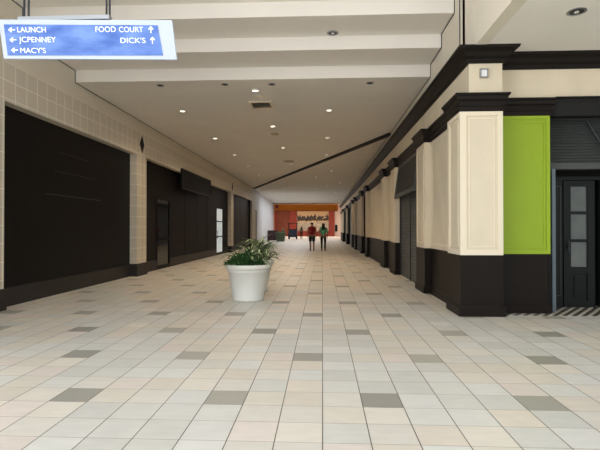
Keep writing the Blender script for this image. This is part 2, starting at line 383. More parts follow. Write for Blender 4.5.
# entrance recess
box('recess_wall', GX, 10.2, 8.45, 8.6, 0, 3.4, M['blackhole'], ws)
box('recess_side', GX - .1, GX, 7.9, 8.5, 0, 3.4, M['brown'], ws)
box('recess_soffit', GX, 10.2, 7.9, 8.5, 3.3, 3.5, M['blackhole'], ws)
box('shop_end', 5.9, 10.2, 7.64, 7.9, 0, 3.2, M['brown'], ws)
# striped threshold
th = box('floor_threshold', 2.86, 5.9, 7.4, 8.28, 0.0, .006, M['stripe']); struct(th)
# ---- crown cornices (swept)
upath = [(10.2, 7.62), (2.79, 7.62), (2.79, 7.3), (2.28, 7.3), (2.28, 57.9)]
# travel goes -x, then -y... outward must be on the left of travel: reverse sign handled by profile
uprof = [(0, 3.93), (.03, 3.93), (.045, 3.955), (.05, 3.99), (.085, 4.02), (.12, 4.075), (.16, 4.11), (.19, 4.115), (.2, 4.135), (.2, 4.157), (0, 4.157)]
bm = bmesh.new(); sweep(bm, upath, uprof)
uc = link('trim_cornice', bm, M['brown']); struct(uc)
lpath = [(3.72, 7.62), (2.79, 7.62), (2.79, 7.3), (PX, 7.3), (PX, 8.0), (WX, 8.0)]
for a, b in PIL: lpath += [(WX, a), (PX, a), (PX, b), (WX, b)]
lpath += [(WX, 57.9)]
lprof = [(-.01, 3.18), (.02, 3.18), (.022, 3.25), (.035, 3.262), (.035, 3.34), (.06, 3.36), (.075, 3.41), (.095, 3.425), (.095, 3.455), (-.01, 3.47)]
bm = bmesh.new(); sweep(bm, lpath, lprof)
lc = link('trim_entablature', bm, M['brown']); struct(lc)
bm = bmesh.new(); sweep(bm, [(10.2, 7.62), (3.72, 7.62)], [(-.1, 3.18), (.0, 3.18), (.0, 3.4), (.03, 3.44), (.095, 3.45), (.095, 3.465), (-.1, 3.47)])
lc2 = link('trim_lintel', bm, M['blackhole']); struct(lc2)

# ---- ceiling dark band (diagonal)
p0 = Vector((-5.5, 36.7)); p1 = Vector((2.3, 15.8)); d = (p1 - p0).normalized(); nrm = Vector((-d.y, d.x))
if nrm.y > 0: nrm = -nrm
bm = bmesh.new(); prism(bm, [tuple(p0 + nrm * .065), tuple(p1 + nrm * .065), tuple(p1 - nrm * .065), tuple(p0 - nrm * .065)], 'z', 4.555, 4.625)
db = link('trim_ceiling_band', bm, M['blackhole']); struct(db)
bm = bmesh.new(); prism(bm, [tuple(p0 - nrm * .065), tuple(p1 - nrm * .065), tuple(p1 - nrm * .2), tuple(p0 - nrm * .2)], 'z', 4.58, 4.625)
db2 = link('trim_ceiling_lip', bm, M['slate']); struct(db2)

# ---- lobby at the far end
lo = empty('wall_lobby', kind='structure')
box('lobby_ceiling', -14, 9, 60.0, 88, 5.6, 5.9, M['pink'], lo)
box('end_bulkhead', -14, 9, 58.0, 60.0, 4.62, 5.9, M['plaster'], lo)
box('side_wall', -14.2, -14, 58, 88, 0, 5.9, M['pink'], lo); box('side_wall', 9, 9.2, 58, 88, 0, 5.9, M['pink'], lo)
box('front_wall', -14, -7.0, 58, 59.9, 0, 4.62, M['pink'], lo); box('front_wall', 2.9, 9, 57.9, 58.2, 0, 4.62, M['pink'], lo)
box('corner_pier', -7.0, -6.35, 60, 60.6, 0, 4.62, M['pink'], lo)
Yb = 85
box('end_wall', -14, 9, Yb, Yb + .3, 0, 5.9, M['pink'], lo)
box('rust_column', -6.1, -4.72, Yb - .5, Yb, 0, 4.9, M['rust'], lo)
box('rust_column', 1.15, 2.2, Yb - .5, Yb, 0, 4.9, M['rust'], lo)
box('brown_panel', -8.6, -6.1, Yb - .2, Yb, 0, 4.9, M['rustbrown'], lo)
box('brown_return', -8.8, -8.55, Yb - 1.6, Yb, 0, 4.9, M['rust'], lo)
box('dado', -4.72, 1.15, Yb - .25, Yb, 0, .95, M['rust'], lo)
box('header', -7.5, 2.2, 66, 66.4, 3.93, 4.9, M['orange'], lo)
bm = bmesh.new(); bx(bm, -7.5, 2.2, 65.9, 66, 3.88, 3.95); link('header_edge', bm, M['rust'], lo)
mu = box('wall_mural', -4.6, 1.1, Yb - .34, Yb - .28, 1.0, 4.75, M['mural'])
tag(mu, 'tan wall mural with a dark ragged skyline between two rust red columns', 'mural')

# ================================================================ THINGS : left wall
def panel(y0, y1, z1, label, m, seams, marks=()):
    o = empty('storefront_panel', (-5.5, (y0 + y1) / 2, 0), 0, label, 'panel', 'dark boards closing the shopfronts')
    yc = (y0 + y1) / 2
    bm = bmesh.new(); bx(bm, -.05, 0, y0 - yc, y1 - yc, .335, z1); link('board', bm, m, o)
    if seams:
        for s in seams: box('seam', 0, .006, s - yc - .012, s - yc + .012, .335, z1 - .01, M['blackhole'], o)
    if marks:
        for (a, b, c, d) in marks: box('scuff_mark', 0, .0025, a - yc, b - yc, c, d, M['scuff'], o)
    return o
M['scuff'] = mat('scuffed_black', (22, 21, 21), 0.35, noise=0.2, nscale=3)
panel(4.4, 6.75, 3.5, 'black panel before the leftmost tiled pillar, out at the edge', M['black'], [])
panel(7.55, 12.95, 3.5, 'large plain black panel between the two nearest tiled pillars on the left', M['black'], [], [(8.9, 11.2, 2.05, 2.07), (9.2, 10.9, 2.55, 2.56), (9.4, 10.6, 2.95, 2.96)])
panel(27.3, 34.6, 3.5, 'narrow brown-black panel farthest down the left wall before the white wall', M['darkbrown'], [29.0, 30.6, 32.8])
pn = panel(13.68, 15.08, 3.5, 'dark brown panel strip left of the first glass door', M['darkbrown'], [])
pn = panel(16.42, 23.7, 3.5, 'wide dark brown panel between two glass doors, below the box sign', M['darkbrown'], [18.2, 20.0, 21.8])
pn = panel(25.3, 26.6, 3.5, 'dark brown panel strip right of the second glass door', M['darkbrown'], [])
M['doorglass'] = mat('dark_glass', (26, 24, 22), 0.06, spec=0.8)
M['paleglass'] = mat('pale_glass_door', (184, 196, 198), 0.25, noise=0.25, nscale=1.6)
M['backlit'] = mat('daylight_beyond', (210, 222, 226), .5, noise=.2, nscale=2, emit=(214, 226, 232), estr=0.35)
def glass_door(name, y0, y1, hd, pm, lites, x=-5.5):
    o = empty(name, (x, (y0 + y1) / 2, 0), kind='structure'); h = (y1 - y0) / 2
    bm = bmesh.new(); t = .07
    bx(bm, -.06, .01, -h, -h + t, 0, hd); bx(bm, -.06, .01, h - t, h, 0, hd); bx(bm, -.06, .01, -h, h, hd - t, hd); bx(bm, -.06, .01, -h, h, 0, .12)
    for z in lites: bx(bm, -.05, .005, -h, h, z - .03, z + .03)
    link('door_frame', bm, M['black'], o)
    bm = bmesh.new(); bx(bm, -.05, -.02, -h + t, h - t, .12, hd - t); link('pane', bm, pm, o)
    bm = bmesh.new(); tube(bm, (.05, -h + .14, .85), (.05, -h + .14, 1.25), .014); tube(bm, (.0, -h + .14, .9), (.05, -h + .14, .9), .01); tube(bm, (.0, -h + .14, 1.2), (.05, -h + .14, 1.2), .01)
    link('door_handle', bm, M['darkmetal'], o)
    # boarded wall over the door
    bm = bmesh.new(); bx(bm, -.05, 0, -h, h, hd, 3.5); link('overpanel', bm, M['darkbrown'], o)
    return o
glass_door('door_1', 15.08, 16.42, 2.42, M['doorglass'], [1.0])
glass_door('door_2', 23.7, 25.3, 2.5, M['backlit'], [.95, 1.75])
# diamond tiles
LBL = ['dark diamond tile on the leftmost tiled pillar at the edge', 'dark diamond tile high on the pillar beside the large plain black panel', 'small dark diamond tile on the pillar right of the second glass door']
for (a, b), lb in zip(PILL[:3], LBL):
    yc = (a + b) / 2; bm = bmesh.new()
    prism(bm, [(yc - .16, 3.83), (yc, 4.08), (yc + .16, 3.83), (yc, 3.58)], 'x', -5.31, -5.288)
    tag(link('diamond_tile', bm, M['brown']), lb, 'tile', 'diamond tiles on the left pillars')
# box sign
o = empty('box_sign', (-5.3, 19.2, 2.85), 0, 'blank dark rectangular box sign mounted high on the brown left shopfront', 'sign')
bm = bmesh.new(); bx(bm, 0.002, .07, -2.2, 2.2, 0, .77); link('sign_box', bm, M['black'], o)
bm = bmesh.new(); frame_yz(bm, .085, -2.2, 2.2, 0, .77, .05, .015); link('sign_frame', bm, M['base'], o)
# timber jamb + grey door at the white wall
jb = box('trim_jamb', -5.5, -5.42, 34.3, 34.6, .35, 3.5, M['base']); struct(jb)
o = empty('door_3', (-5.52, 37.2, 0), math.atan(.9 / 23.3), kind='structure')
bm = bmesh.new(); bx(bm, -.02, .04, 0, 1.3, 0, 2.8); link('door_leaf', bm, mat('beige_door', (168, 150, 132), .5), o)
bm = bmesh.new(); bx(bm, -.02, .06, -.08, 0, 0, 2.88); bx(bm, -.02, .06, 1.3, 1.38, 0, 2.88); bx(bm, -.02, .06, -.08, 1.38, 2.8, 2.88); link('door_frame', bm, M['slate'], o)
bm = bmesh.new(); tube(bm, (.04, .15, 1.0), (.1, .15, 1.0), .02); tube(bm, (.1, .12, 1.0), (.1, .28, 1.0), .013); link('door_handle', bm, M['metal'], o)

# ================================================================ THINGS : right wall
def louvre(bm, x0, x1, y, z0, z1, n, depth=.03, lean=.012):
    p = (z1 - z0) / n
    for k in range(n):
        z = z0 + k * p
        prism(bm, [(y - depth, z), (y - depth + .006, z), (y, z + p * .95), (y - .006, z + p * .95)], 'x', x0, x1)
# awning shutter over the shop door : hinged at top, leaning out at the bottom
def awning(name, width, height, nsl, label):
    o = empty(name, (0, 0, 0), 0, label, 'shutter', 'louvred top shutters')
    bm = bmesh.new(); w = .07
    bx(bm, 0, w, -.03, .03, 0, height); bx(bm, width - w, width, -.03, .03, 0, height); bx(bm, w, width - w, -.03, .03, height - w, height); bx(bm, w, width - w, -.035, .03, 0, .1); bx(bm, w, width - w, .016, .026, .1, height - w)
    link('shutter_frame', bm, M['shutter'], o)
    bm = bmesh.new(); p = (height - .1 - w) / nsl
    for k in range(nsl):
        z = .1 + k * p
        prism(bm, [(-.022, z), (-.014, z - .004), (.014, z + p * .86), (.006, z + p * .86 + .004)], 'x', w, width - w)
    link('slats', bm, M['shutter'], o)
    return o
aw = awning('louvred_shutter', 2.2, .93, 15, 'grey louvred awning shutter above the shop door beside the lime green panel')
aw.location = (3.71, 7.86, 2.34); aw.rotation_euler = (-math.radians(9), 0, 0)
bm = bmesh.new(); tube(bm, (.72, -.05, .82), (1.02, -.09, .1), .022); link('stay_bar', bm, M['slate'], aw)
aw2 = awning('louvred_shutter', 2.9, .95, 20, 'dark grey louvred awning shutter tilted out from the right-hand wall arcade')
aw2.rotation_euler = (-math.radians(8), 0, -PI / 2); aw2.location = (2.13, 13.7, 2.24)
# rolling grille in the arcade bay
def grille(a, b, label, m, x=2.42):
    o = empty('shopfront_shutter', (x, (a + b) / 2, 0), 0, label, 'shutter', 'closed shutters in the right-hand bays'); h = (b - a) / 2 - .04
    bm = bmesh.new(); z = .0; n = 34; p = 3.14 / n
    for k in range(n): prism(bm, [(-.012, k * p), (-.02, k * p + p * .35), (0, k * p + p * .95), (.03, k * p + p * .95), (.03, k * p)], 'y', -h, h)
    link('slats', bm, m, o)
    for y in (-h, 0, h - .06): box('guide_rail', -.035, .02, y, y + .06, 0, 3.14, M['slate'], o)
    return o
grille(*OPEN[0], 'grey slatted shutter closing the nearest bay of the right wall, under a louvred awning', M['shutter'], 2.33)
grille(*OPEN[1], 'brown slatted shutter in a narrow bay midway down the right wall', M['rustbrown'])
grille(*OPEN[2], 'dark slatted shutter in a wide bay far down the right wall', M['slate'])
grille(*OPEN[3], 'dark slatted shutter in the last bay of the right wall, near the lobby', M['slate'])
# shop door
DX, DY = 4.06, 8.12
o = empty('door_4', (DX, DY + .1, 0), kind='structure')
W, H = .52, 2.19
def leaf(x0, par, name='door_leaf'):
    lf = bpy.data.objects.new(name, None)
    bm = bmesh.new(); t = .12
    bx(bm, x0, x0 + t, -.03, .03, 0, H); bx(bm, x0 + W - .12, x0 + W, -.03, .03, 0, H); bx(bm, x0 + t, x0 + W - .12, -.03, .03, H - .1, H)
    bx(bm, x0 + t, x0 + W - .12, -.03, .03, 0, .12); bx(bm, x0 + t, x0 + W - .12, -.03, .03, .6, .70)
    for z in (1.13, 1.61): bx(bm, x0 + t, x0 + W - .12, -.025, .025, z, z + .05)
    bx(bm, x0 + t, x0 + W - .12, -.005, .03, .12, .6); bx(bm, x0 + t + .06, x0 + W - .18, -.02, .0, .18, .54)
    l = link(name, bm, M['door'], par)
    for za, zb in ((.70, 1.13), (1.18, 1.61), (1.66, 2.09)):
        bm = bmesh.new(); bx(bm, x0 + t, x0 + W - .12, 0, .012, za, zb); link('pane', bm, M['pane'], l)
    bm = bmesh.new(); tube(bm, (x0 + .06, -.03, 1.05), (x0 + .06, -.08, 1.05), .012); tube(bm, (x0 + .06, -.08, .95), (x0 + .06, -.08, 1.15), .012); link('door_handle', bm, M['darkmetal'], l)
leaf(.10, o); leaf(.71, o)
bm = bmesh.new(); bx(bm, -.36, .07, -.05, .12, 0, 2.2); bx(bm, -.36, 1.5, -.05, .12, 2.2, 2.26); bx(bm, 1.36, 1.5, -.05, .12, 0, 2.2)
link('door_frame', bm, M['door'], o)
bm = bmesh.new(); frame_xz(bm, -.2, .04, -.05, .2, 2.1, .015, .01); link('frame_moulding', bm, M['slate'], o)
# folded side shutter, seen edge-on
o = empty('side_shutter', (3.71, 7.66, 0), 0, 'tall narrow blue-grey shutter leaf standing folded at the edge of the lime green wall', 'shutter')
bm = bmesh.new(); bx(bm, .0, .055, 0, .07, 0.02, 2.33); bx(bm, .0, .055, .4, .46, 0.02, 2.33); bx(bm, 0, .055, .07, .4, 0.02, .12); bx(bm, 0, .055, .07, .4, 2.25, 2.33); link('shutter_frame', bm, M['slatelight'], o)
bm = bmesh.new()
for k in range(52): bx(bm, -.022, .03, .03, .4, .13 + k * .0405, .147 + k * .0405)
link('slats', bm, M['slate'], o)
# little frieze light
o = empty('wall_lamp', (2.5, 7.3, 3.7), 0, 'small square silver-framed lamp on the cream corner pillar between the brown cornices', 'lamp')
bm = bmesh.new(); frame_xz(bm, -.06, .06, 0, 0, .14, .016, .05); link('lamp_frame', bm, M['metal'], o)
bm = bmesh.new(); bx(bm, -.044, .044, -.035, 0, .016, .124); link('lamp_lens', bm, mat('lamp_white', (235, 235, 238), .3), o)

# ================================================================ ceiling fittings
def downlight(x, y, z, lit, label, r=.068, power=125):
    o = empty('recessed_light', (x, y, z), 0, label, 'ceiling light', 'recessed ceiling lights')
    bm = bmesh.new(); lathe(bm, [(r, -.001), (r + .03, -.001), (r + .032, -.008), (r + .002, -.01), (r, -.001)], 24, cap=False)
    link('trim_ring', bm, M['white'] if lit else M['metal'], o)
    if lit:
        bm = bmesh.new(); lathe(bm, [(.002, -.003), (r, -.003), (r, -.006), (.002, -.006)], 24); link('lens', bm, M['lens'], o)
        d = bpy.data.lights.new('downlight_lamp', 'SPOT'); d.energy = power; d.color = (1, .79, .56); d.spot_size = 2.3; d.spot_blend = .8; d.shadow_soft_size = .07
        l = bpy.data.objects.new('downlight_lamp', d); COL.objects.link(l); l.parent = o; l.location = (0, 0, -.03)
    else:
        bm = bmesh.new(); lathe(bm, [(.002, -.002), (r, -.002), (r, -.005), (.002, -.005)], 24); link('reflector', bm, M['darkmetal'], o)
        bm = bmesh.new(); lathe(bm, [(.002, -.02), (r * .35, -.015), (r * .35, -.005), (.002, -.005)], 16); link('bulb', bm, M['dull'], o)
    return o
rows = [('left', -3.87, [12.6, 16.45, 20.2, 23.9, 28.0, 32.0]), ('middle', -1.58, [10.8, 14.6, 18.5, 23.2]), ('right', .18, [12.7, 16.55, 20.3])]
nth = ['nearest', 'second', 'third', 'fourth', 'fifth', 'sixth']
for nm, x, ys in rows:
    for k, y in enumerate(ys): downlight(x, y, 4.62, True, f'{nth[k]} lit recessed ceiling light of the {nm} row before the dark diagonal band')
far = [(.5, 26.0, 'lit ceiling light just beyond the dark diagonal band, above the walkers'), (-.4, 29.3, 'lit ceiling light beyond the band, left of the walkers\' line'), (1.25, 32.7, 'lit ceiling light beyond the band, nearest the right wall'),
       (.37, 35.2, 'small lit ceiling light far down the corridor above the walkers'), (-.5, 37.8, 'small lit ceiling light far down the corridor, left of centre'), (-3.1, 36.7, 'faint ceiling light beyond the far end of the dark band, on the left'),
       (1.1, 41.3, 'tiny ceiling light far down beside the right cornice'), (-.74, 45.8, 'last tiny ceiling light before the orange lobby header'), (-3.6, 42.5, 'tiny ceiling light before the white gallery wall, left side')]
for x, y, lb in far: downlight(x, y, 4.62, True, lb, power=50)
for x, y, lb in [(-2.2, 10.3, 'unlit'), (-1.14, 10.35, 'unlit'), (1.06, 10.35, 'unlit'), (-3.68, 10.3, 'unlit')]:
    ps = {-2.2: 'left of the air vent', -1.14: 'directly before the air vent', 1.06: 'rightmost, near the right cornice', -3.68: 'leftmost, by the hanging sign'}[x]
    o = empty('ceiling_spot', (x, y, 4.62), 0, 'small dark ceiling spot along the last ceiling step, ' + ps, 'ceiling light', 'dark spots along the ceiling step')
    bm = bmesh.new(); lathe(bm, [(.06, -.001), (.085, -.001), (.085, -.012), (.06, -.012), (.06, -.001)], 20, cap=False); link('trim_ring', bm, M['metal'], o)
    bm = bmesh.new(); lathe(bm, [(.002, -.002), (.06, -.002), (.06, -.006), (.002, -.006)], 20); link('reflector', bm, M['blackhole'], o)
downlight(.2, 8.93, 5.15, False, 'unlit round recessed light with chrome reflector in the stepped ceiling', .09)
downlight(3.27, 6.09, 4.155, False, 'unlit round recessed light in the low ceiling above the green shopfront', .085)
# air vent
o = empty('air_vent', (-1.6, 12.05, 4.62), 0, 'square louvred air vent in the ceiling beside a bright recessed light', 'vent')
bm = bmesh.new()
for (a, b, c, d_) in ((-.3, .3, -.34, -.28), (-.3, .3, .28, .34), (-.3, -.24, -.28, .28), (.24, .3, -.28, .28)): bx(bm, a, b, c, d_, -.03, 0)
link('vent_frame', bm, M['creamtrim'], o)
bm = bmesh.new()
for k in range(6): prism(bm, [(-.27 + k * .09, -.028), (-.262 + k * .09, -.028), (-.20 + k * .09, -.002), (-.208 + k * .09, -.002)], 'x', -.24, .24)
link('vent_slats', bm, M['plaster'], o)
bm = bmesh.new(); bx(bm, -.24, .24, -.28, .28, -.002, 0); link('vent_backing', bm, M['slate'], o)
for x, y, r, lb in [(-1.6, 11.3, .1, 'small round smoke detector between the air vent and a bright light'), (-1.64, 15.78, .15, 'flat beige ceiling disc in the middle row, between two lit lights'), (-1.62, 22.2, .28, 'wide flat ceiling disc just before the dark diagonal band')]:
    bm = bmesh.new(); lathe(bm, [(.002, 0), (r, 0), (r, -.012), (r * .7, -.03), (.002, -.032)], 24)
    oo = link('smoke_detector', bm, M['plaster'] if r < .12 else mat('beige_disc', (170, 156, 134), .6)); oo.location = (x, y, 4.62); tag(oo, lb, 'detector')

# ================================================================ hanging sign
SY = 4.9
o = empty('hanging_sign', (0, SY, 0), 0, 'hanging white sign with blue panel listing shops and arrows', 'sign')
def shear(x, z): return x + .108 * (3.63 - z)
bm = bmesh.new(); prism(bm, [(-3.56, 3.662), (-1.625, 3.612), (-1.572, 3.186), (-3.50, 3.231)], 'y', 0, .03)
link('sign_board', bm, M['signwhite'], o)
bm = bmesh.new(); prism(bm, [(-3.499, 3.605), (-1.781, 3.558), (-1.721, 3.231), (-3.452, 3.263)], 'y', -.006, 0)
link('sign_panel', bm, M['signblue'], o)
bm = bmesh.new(); bx(bm, -3.36, -2.33, .02, .1, 3.655, 3.70); link('top_bar', bm, M['metal'], o)
for x in (-3.31, -3.26, -2.375, -2.40 + .06):
    bm = bmesh.new(); tube(bm, (x, .06, 3.69), (x, .06, 5.96), .011); link('hanger_rod', bm, M['darkmetal'], o)
M['letter'] = mat('sign_letter_white', (240, 244, 252), .4, emit=(240, 244, 252), estr=.15)
M['ghost'] = mat('ghost_letter_blue', (150, 176, 228), .4, emit=(150, 176, 228), estr=.25)
def text(body, x0, x1, zb, hgt, m, name='lettering'):
    c = bpy.data.curves.new('t', 'FONT'); c.body = body; c.size = 1; c.extrude = .0; c.offset = .0
    t = bpy.data.objects.new('t', c); COL.objects.link(t); dg = bpy.context.evaluated_depsgraph_get()
    me = bpy.data.meshes.new_from_object(t.evaluated_get(dg)); bpy.data.objects.remove(t); bpy.data.curves.remove(c)
    xs = [v.co.x for v in me.vertices]; ys = [v.co.y for v in me.vertices]; a, b = min(xs), max(xs); y0, y1 = 0.0, max(ys)
    bm = bmesh.new(); bm.from_mesh(me); bpy.data.meshes.remove(me)
    sl = (-.05 / 1.72)      # lines drop slightly to the right, like the board
    for v in bm.verts:
        fx = (v.co.x - a) / (b - a); X = x0 + fx * (x1 - x0); fz = (v.co.y - y0) / (y1 - y0) * hgt; Z = zb + fz + sl * (X - x0) * .8
        v.co = Vector((X - .1 * fz, 0, Z))
    r = bmesh.ops.extrude_face_region(bm, geom=bm.faces[:]); 
    for e in r['geom']:
        if isinstance(e, bmesh.types.BMVert): e.co.y -= .004
    for v in bm.verts: v.co.y -= .0062
    link(name, bm, m, o)
def arrow(cx, cz, rot, s=.045):
    pts = [(-.9, -.12), (.2, -.12), (-.05, -.62), (.25, -.62), (.95, 0), (.25, .62), (-.05, .62), (.2, .12), (-.9, .12)]
    ca, sa = math.cos(rot), math.sin(rot)
    P = [(cx + s * (p[0] * ca - p[1] * sa), cz + s * (p[0] * sa + p[1] * ca)) for p in pts]
    bm = bmesh.new(); prism(bm, P, 'y', -.0105, -.0062); link('arrow', bm, M['letter'], o)
import math as _m
def px(x, y):      # where a reading off the photograph lands on the sign's plane
    yaw = _m.atan(22.5 / F_PX); pit = _m.atan(3.9 / F_PX); a = (x - 300) / F_PX; b = (225 - y) / F_PX
    Fv = Vector((-_m.sin(yaw) * _m.cos(pit), _m.cos(yaw) * _m.cos(pit), _m.sin(pit))); Rv = Vector((_m.cos(yaw), _m.sin(yaw), 0)); U = Rv.cross(Fv)
    r = Fv + Rv * a + U * b; t = SY / r.y; return r.x * t, EYE + r.z * t
for tx, xa, xb, yb, mm in [('LAUNCH', 18, 46.5, 32.6, 'letter'), ('JCPENNEY', 19.6, 56.5, 42.4, 'letter'), ("MACY'S", 21, 46.5, 53.2, 'letter'), ('FOOD', 96, 116.3, 32.2, 'letter'), ('COURT', 119.6, 143.5, 32.4, 'letter'), ("DICK'S", 121, 146, 43.2, 'letter')]:
    X0_, Z0_ = px(xa, yb); X1_, _z = px(xb, yb); text(tx, X0_, X1_, Z0_, .058, M[mm])
for ax, ay, rt in [(12.3, 30.2, PI), (13.6, 40.2, PI), (15.2, 50.4, PI), (151.2, 30, PI / 2), (152.8, 40.6, PI / 2)]:
    X_, Z_ = px(ax, ay); arrow(X_, Z_, rt, .042)

# ================================================================ planters
def pot_parts(par):
    prof_ = [(.285, 0), (.30, .02), (.30, .045), (.292, .055), (.375, .535), (.388, .545), (.392, .565), (.388, .585), (.40, .60), (.425, .612), (.43, .64), (.428, .672), (.412, .688), (.385, .685), (.37, .66), (.36, .60), (.002, .60)]
    bm = bmesh.new(); lathe(bm, prof_, 48, cap=False)
    bm.faces.new([v for v in bm.verts if abs(v.co.z) < 1e-6][::-1])
    link('pot', bm, M['pot'], par, True)
    bm = bmesh.new(); lathe(bm, [(.002, .628), (.2, .635), (.366, .622), (.366, .59), (.002, .59)], 32); link('soil', bm, M['soil'], par)
def blade(bm, uvl, base, az, L, w, droop, lift, seg=8):
    dirv = Vector((math.cos(az), math.sin(az), 0)); side = Vector((-math.sin(az), math.cos(az), 0)); prev = None; p = Vector(base); a = lift
    for k in range(seg + 1):
        t = k / seg; ww = w * math.sin(PI * min(1, .12 + .88 * t)) ** .7 * (1 if t < .97 else .2) + .001
        up = Vector((0, 0, 1)) * math.cos(a) - dirv * math.sin(a)
        cur = (bm.verts.new(p - side * ww), bm.verts.new(p - up * ww * .25 * -1 * -1), bm.verts.new(p + side * ww))
        if prev:
            for (q, u0, u1) in (((0, 1), 0.0, .5), ((1, 2), .5, 1.0)):
                f = bm.faces.new((prev[q[0]], prev[q[1]], cur[q[1]], cur[q[0]]))
                for l, uvv in zip(f.loops, ((u0, t), (u1, t), (u1, t), (u0, t))): l[uvl].uv = uvv
        prev = cur; p = p + (dirv * math.cos(a) + Vector((0, 0, 1)) * math.sin(a)) * (L / seg); a -= droop / seg
def striped(par, cx, cy, n, L, hmax, z0=.62, seed=1, stems=1, name='striped_foliage'):
    rd = random.Random(seed); bm = bmesh.new(); uvl = bm.loops.layers.uv.new('UVMap')
    for k in range(n):
        z = z0 + hmax * (k / n); az = k * 2.399 + rd.uniform(-.3, .3); l = L * rd.uniform(.75, 1.1)
        blade(bm, uvl, (cx + .012 * math.cos(az), cy + .012 * math.sin(az), z), az, l, rd.uniform(.032, .05), rd.uniform(1.3, 2.3), rd.uniform(.7, 1.35))
    link(name, bm, M['leaf'], par, True)
    bm = bmesh.new(); tube(bm, (cx, cy, z0 - .03), (cx, cy, z0 + hmax), .014); link('stem', bm, M['fern'], par)
def ferny(par, n, R0, h, seed=3, cx=0, cy=0):
    rd = random.Random(seed); bm = bmesh.new(); uvl = bm.loops.layers.uv.new('UVMap')
    for k in range(n):
        az0 = rd.uniform(0, 2 * PI); rr = R0 * math.sqrt(rd.random()); hh = h * (1 - (rr / R0) ** 2 * .75) * rd.uniform(.35, 1)
        blade(bm, uvl, (cx + rr * math.cos(az0), cy + rr * math.sin(az0), .62 + hh * .8), az0 + rd.uniform(-1, 1), rd.uniform(.05, .11), rd.uniform(.012, .022), 1.2, rd.uniform(.1, 1.2), 3)
    for k in range(60):
        az0 = rd.uniform(0, 2 * PI); rr = R0 * .7 * math.sqrt(rd.random()); tube(bm, (cx + rr * .7 * math.cos(az0), cy + rr * .7 * math.sin(az0), .6), (cx + rr * math.cos(az0), cy + rr * math.sin(az0), .6 + h * (1 - (rr / R0) ** 2 * .75) * .7), .004, 4)
    o_ = link('leafy_foliage', bm, M['fern'], par); return o_
pa = empty('potted_plant', (-1.42, 8.78, 0), 0, 'nearer large white planter with leafy ferns and striped leaves', 'potted plant')
pot_parts(pa); ferny(pa, 900, .36, .36, 3, -.06, 0)
striped(pa, .02, .08, 22, .46, .26, seed=5); striped(pa, .2, -.04, 14, .36, .15, seed=9); striped(pa, -.17, .04, 18, .42, .2, seed=12)
pb_ = empty('potted_plant', (-1.50, 10.1, 0), 0, 'second white planter mostly hidden behind the nearer one, with taller striped leaves', 'potted plant')
pot_parts(pb_)
striped(pb_, .12, 0, 30, .56, .40, seed=21); striped(pb_, .28, -.1, 20, .46, .26, seed=23); striped(pb_, -.08, -.05, 18, .42, .28, seed=29)
ferny(pb_, 200, .3, .14, 31)

